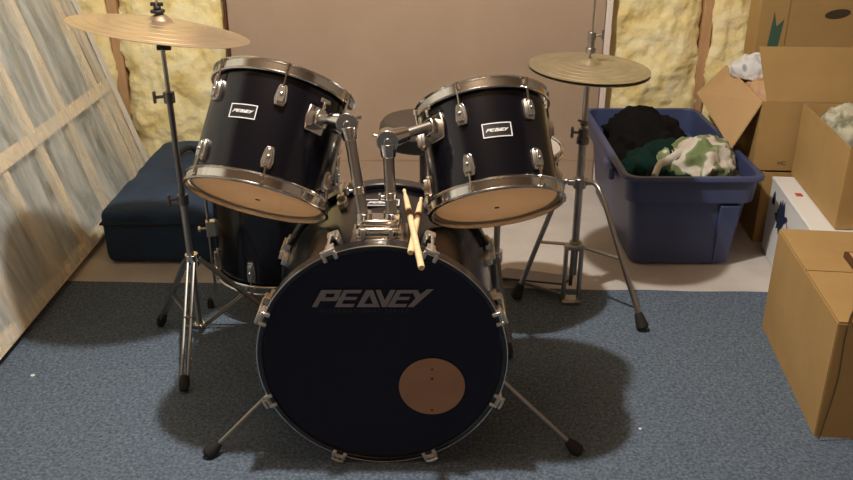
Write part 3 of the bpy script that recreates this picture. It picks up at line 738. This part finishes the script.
for xr in (.105,):      # raised ribs on the front
    B().slab([(xr, -hy + .030, .25), (xr + .07, -hy + .030, .25), (xr + .062, -hy + .068, .015), (xr + .008, -hy + .068, .015)], .016).build('tote_rib', M['tote'], tt, bevel=.004)
for s in (-1, 1):
    hb = B(); hb.box((s * (hx + .004), -.18, tz - .055), (.022, .13, .05)); hb.build('tote_handle', M['tote'], tt, bevel=.008)

# ---- garments: crumpled cloth heaps
def garment(name, label, c, size, seed, m, cat='clothing', rot=0, amp=.22, ridge=9, group=None, flat=.55, part=None):
    bm = bmesh.new(); bmesh.ops.create_icosphere(bm, subdivisions=5, radius=1)
    vs = []; ms = Matrix.Rotation(R(rot), 3, 'Z'); s3 = Vector((seed, seed * 1.7, seed * .3))
    def rid(q, f): return 1 - 2.6 * abs(noise.noise(q * f + s3))
    for v in bm.verts:
        p = v.co.copy(); q = Vector((p.x * size[0], p.y * size[1], p.z * size[2])); nrm = Vector((p.x / size[0], p.y / size[1], p.z / size[2])).normalized()
        w_ = q + .03 * Vector((noise.noise(q * 12 + s3), noise.noise(q * 12 - s3), 0))
        d = amp * (.16 * noise.noise(q * 7 + s3) + .085 * rid(w_, 12) + .045 * rid(w_, 26) + .016 * rid(w_, 60))
        q = q + nrm * d
        if q.z < -size[2] * flat: q.z = -size[2] * flat
        vs.append(ms @ q)
    fs = [[v.index for v in f.verts] for f in bm.faces]; bm.free()
    z0 = min(v.z for v in vs)
    o = B().add([v - Vector((0, 0, z0)) for v in vs], fs).build(name, m, smooth=80, loc=(c[0], c[1], c[2] + z0))
    return tag(o, label, cat, group)
garment('folded_jacket', 'black jacket heaped highest at the back of the blue tote', (.895, 3.44, .268), (.135, .18, .125), 2.2, M['fab_black'], amp=.30)
garment('sweater', 'dark green sweater in the middle of the blue tote', (.91, 3.17, .24), (.16, .19, .10), 5.1, M['fab_green'], amp=.30)
garment('trousers', 'near-black navy trousers at the front of the blue tote', (.88, 3.04, .19), (.115, .105, .11), 7.7, M['fab_navy'], amp=.16)
garment('patterned_shirt', 'green, white and beige patterned shirt at the front right of the tote', (1.005, 3.06, .31), (.105, .125, .088), 3.4, M['fab_camo'], rot=20, amp=.30)
o = B()
pts = bez([(.80, 2.915, .335), (.83, 2.97, .362), (.87, 3.02, .358), (.92, 3.06, .375), (.95, 3.10, .36)], 6)
o.tube(pts, .016, 10, squash=.7)
tag(o.build('cloth_strip', M['fab_white'], smooth=60), 'white twisted cloth strip lying left of the patterned shirt', 'clothing')
garment('laundry_pile', 'dark clothes packed into the bottom of the blue tote', (.923, 3.29, .11), (.135, .28, .13), 9.7, M['fab_navy'], amp=.08)

# ================================================================== CARTONS
# the stack is turned a little, so every carton's left side follows the same slant
TH_A = math.atan2(.065, .571)      # x grows with y
dirB = Vector((math.sin(TH_A), math.cos(TH_A), 0)); dirR = Vector((math.cos(TH_A), -math.sin(TH_A), 0))
rotm = Matrix.Rotation(-TH_A, 3, 'Z')
def carton(name, label, corner, wd, dp, ht, m=None, closed=True, inner=None, cat='box', rot=rotm):
    """local origin at the front-left bottom corner; x right, y back"""
    m = m or M['card']; t = thing(name, label, cat, corner, rot, 'cardboard boxes at the right')
    th = .005
    bdy = B()
    bdy.slab([(0, 0, 0), (wd, 0, 0), (wd, 0, ht), (0, 0, ht)], th); bdy.slab([(0, dp, 0), (wd, dp, 0), (wd, dp, ht), (0, dp, ht)], th)
    bdy.slab([(0, 0, 0), (0, dp, 0), (0, dp, ht), (0, 0, ht)], th); bdy.slab([(wd, 0, 0), (wd, dp, 0), (wd, dp, ht), (wd, 0, ht)], th)
    bdy.slab([(0, 0, th / 2), (wd, 0, th / 2), (wd, dp, th / 2), (0, dp, th / 2)], th)
    bdy.build('box_body', m, t, smooth=0)
    return t
# A: large closed carton in front
bA = carton('cardboard_box', 'large closed cardboard box in the right foreground, standing on the carpet', (1.000, 1.866, CZ), .75, .573, .33)
for (y0, y1, nm) in ((0, .284, 'front'), (.289, .573, 'back')):
    B().slab([(0, y0, .333), (.75, y0, .333), (.75, y1, .333), (0, y1, .333)], .005).build('top_flap', M['card'], bA, smooth=0)
# white file box
bW = carton('white_file_box', 'white cardboard file box with a navy bird print under the open boxes', (1.212, 2.50, CZ + .0025), .42, .545, .267, M['card_white'])
lid = B(); 
lid.box((.21, .2725, .2745), (.430, .556, .013)); lid.build('box_lid', M['card_white'], bW, bevel=.003)
sideM = lambda y, z: basis((-.0030, y, z), (0, -1, 0), (0, 0, 1), (-1, 0, 0))
bird = [(.0, .010), (.014, .016), (.020, .034), (.030, .062), (.040, .052), (.044, .070), (.054, .056), (.060, .074), (.068, .052), (.072, .034), (.088, .040), (.098, .034), (.088, .024),
        (.074, .012), (.066, -.006), (.054, -.016), (.048, -.034), (.038, -.018), (.024, -.026), (.026, -.008), (.012, -.006)]
B().prism([(x * 1.6, y * 1.25) for x, y in bird], .001, sideM(.45, .165)).build('bird_print', M['ink_navy'], bW, smooth=0)
B().prism([(0, 0), (.03, .0), (.036, .03), (.022, .052), (.006, .036)], .001, sideM(.505, .195)).build('print_mark', M['ink_navy'], bW, smooth=0)
B().prism([(0, 0), (.05, -.035), (.054, -.030), (.004, .006)], .001, sideM(.32, .205)).build('red_line', M['ink_red'], bW, smooth=0)
B().box((.040, .36, .2815), (.022, .03, .002)).build('red_tab', M['ink_red'], bW)
# B: open carton on the white box
zB = .2935
bB = carton('open_cardboard_box', 'open cardboard box of cream clothes at the right edge, on the white file box', (1.289, 2.55, zB), .50, .52, .265)
B().slab([(.0, 0, .265), (.50, 0, .265), (.50, -.13, .20), (.0, -.13, .20)], .005)
# C: open carton behind with raised front flap and hanging left flap
th_c = math.atan2(.04, .59); rc = Matrix.Rotation(-th_c, 3, 'Z')
zC = .2895
bC = carton('open_cardboard_box', 'open cardboard box with its left flap hanging over the blue tote', (1.222, 3.12, zC), .46, .50, .262, rot=rc)
B().slab([(.012, 0, .262), (.46, 0, .262), (.46, .050, .450), (-.030, .050, .450)], .005).build('raised_front_flap', M['card'], bC, smooth=0)
Ci = rc.inverted()
def lc(x, y, z): return Ci @ (Vector((x, y, z)) - Vector((1.222, 3.12, zC)))
fl = B(); nn = 8
A_, D_, C2, B2 = lc(1.222, 3.122, .552), lc(1.262, 3.68, .556), lc(1.150, 3.67, .440), lc(1.128, 3.115, .372)
fl.slab([A_, D_, C2, B2], .005); fl.build('hanging_left_flap', M['card_pale'], bC, smooth=0)
B().slab([(0, .50, .262), (.46, .50, .262), (.46, .53, .42), (0, .53, .42)], .005)
text('box_print', 'HC', .022, basis((.085, -.0035, .022), (1, 0, 0), (0, 0, 1), (0, -1, 0)), M['ink_dark'], bC)
# support carton below C, behind the white box
carton('cardboard_box', 'low cardboard box under the open box beside the tote', (1.262, 3.105, 0), .42, .52, .285, rot=rc)
# D: tall carton against the wall
bD = thing('tall_cardboard_box', 'tall cardboard box with a hand hole against the back wall, top right', 'box', (1.364, 3.66, 0), None, 'cardboard boxes at the right')
bD.location = (1.70, 3.275, 0)
# E: tall box standing on the support box row
bD.location = (1.362, 3.645, 0)
# clothes in the cartons
garment('white_shirt', 'white shirt with dark stripes on top of the box beside the insulation', (1.315, 3.51, .578), (.085, .075, .045), 4.4, M['fab_shirt'], amp=.22)
garment('beige_towel', 'peach and beige cloth just below the white shirt in the open box', (1.33, 3.38, .445), (.075, .18, .10), 6.1, M['fab_peach'], amp=.18)
garment('cream_shirt', 'cream crumpled shirt in the open box at the right edge', (1.485, 2.92, .50), (.115, .13, .085), 8.3, M['fab_cream'], amp=.22)
garment('dark_garment', 'dark garment below the cream shirt in the right edge box', (1.50, 2.74, .38), (.14, .13, .10), 12.3, M['fab_navy'], amp=.12)
garment('folded_clothes', 'clothes packed in the bottom of the right edge box', (1.50, 2.83, .295), (.15, .17, .08), 13.3, M['fab_navy'], amp=.06)
bpy.data.objects.remove(bD)
bD = thing('tall_cardboard_box', 'tall cardboard box with a hand hole and teal arrow mark, top right', 'box', (1.358, 3.655, 0), None, 'cardboard boxes at the right')
wD, dD, hD = .78, .12, 1.0
bd_ = B(); bd_.box((wD / 2, dD / 2, hD / 2), (wD, dD, hD)); bd_.build('box_body', M['card'], bD, smooth=0, bevel=.002)
B().box((.061, -.002, hD / 2), (.118, .004, hD - .002)).build('side_flap', M['card'], bD, smooth=0, bevel=.001)
FD = basis((0, -.0045, 0), (1, 0, 0), (0, 0, 1), (0, -1, 0))
B().prism([(.044, .56), (.086, .56), (.104, .752), (.076, .722), (.060, .785)], .0006, FD).build('teal_mark', M['ink_teal'], bD, smooth=0)
hp = [(.320 + .052 * math.cos(t * math.pi / 12), .772 + .019 * math.sin(t * math.pi / 12) + .006 * math.cos(t * math.pi / 12)) for t in range(24)]
B().prism(hp, .0008, basis((0, -.0008, 0), (1, 0, 0), (0, 0, 1), (0, -1, 0))).build('hand_hole', M['ink_dark'], bD, smooth=0)

# framed board and cord on carton A
fb = thing('framed_board', 'beige board with a dark brown edge lying on the foreground box', 'board', (1.145, 2.04, .3430), rotm)
B().box((.15, .1, .009), (.30, .19, .018)).build('board_edge', M['wood_dark'], fb, bevel=.002)
B().box((.15, .1, .0185), (.28, .17, .003)).build('board_top', M['card_pale'], fb, bevel=.001)
cd = B(); pts = bez([(1.143, 2.07, .360), (1.136, 2.05, .3475), (1.10, 1.98, .3475), (1.045, 1.90, .3475), (1.018, 1.857, .346), (1.014, 1.852, .30), (1.018, 1.850, .18), (1.006, 1.848, .05), (1.000, 1.845, .012)], 6)
cd.tube(pts, .0022, 6)
tag(cd.build('cord', M['cord'], smooth=60), 'thin brown cord hanging down the corner of the foreground box', 'cord')

# ================================================================== LIGHT
def lamp(name, loc, power, color, rad):
    l = bpy.data.lights.new(name, 'POINT'); l.energy = power; l.color = color; l.shadow_soft_size = rad
    o = bpy.data.objects.new(name, l); o.location = loc; col.objects.link(o); return o
lamp('ceiling_bulb', (-.21, 1.86, 2.26), 122, (1, .945, .86), .035)
lamp('warm_fill_lamp', (.6, -.9, 2.2), 15, (1, .62, .38), .10)  # added fill lamp behind the camera, lifts and warms the shadows
wd = bpy.data.worlds.new('world'); sc.world = wd; wd.use_nodes = True
wd.node_tree.nodes['Background'].inputs[0].default_value = (.05, .045, .04, 1)

cam = bpy.data.cameras.new('camera'); co = bpy.data.objects.new('camera', cam); col.objects.link(co)
co.location = (0, 0, 1.39); co.rotation_euler = (R(90 - 24), 0, 0)
cam.sensor_width = 36; cam.lens = 36 * 880 / 853; cam.clip_start = .05
sc.camera = co
sc.view_settings.view_transform = 'Standard'; sc.view_settings.look = 'None'; sc.view_settings.gamma = 1
sc.view_settings.exposure = 0.30
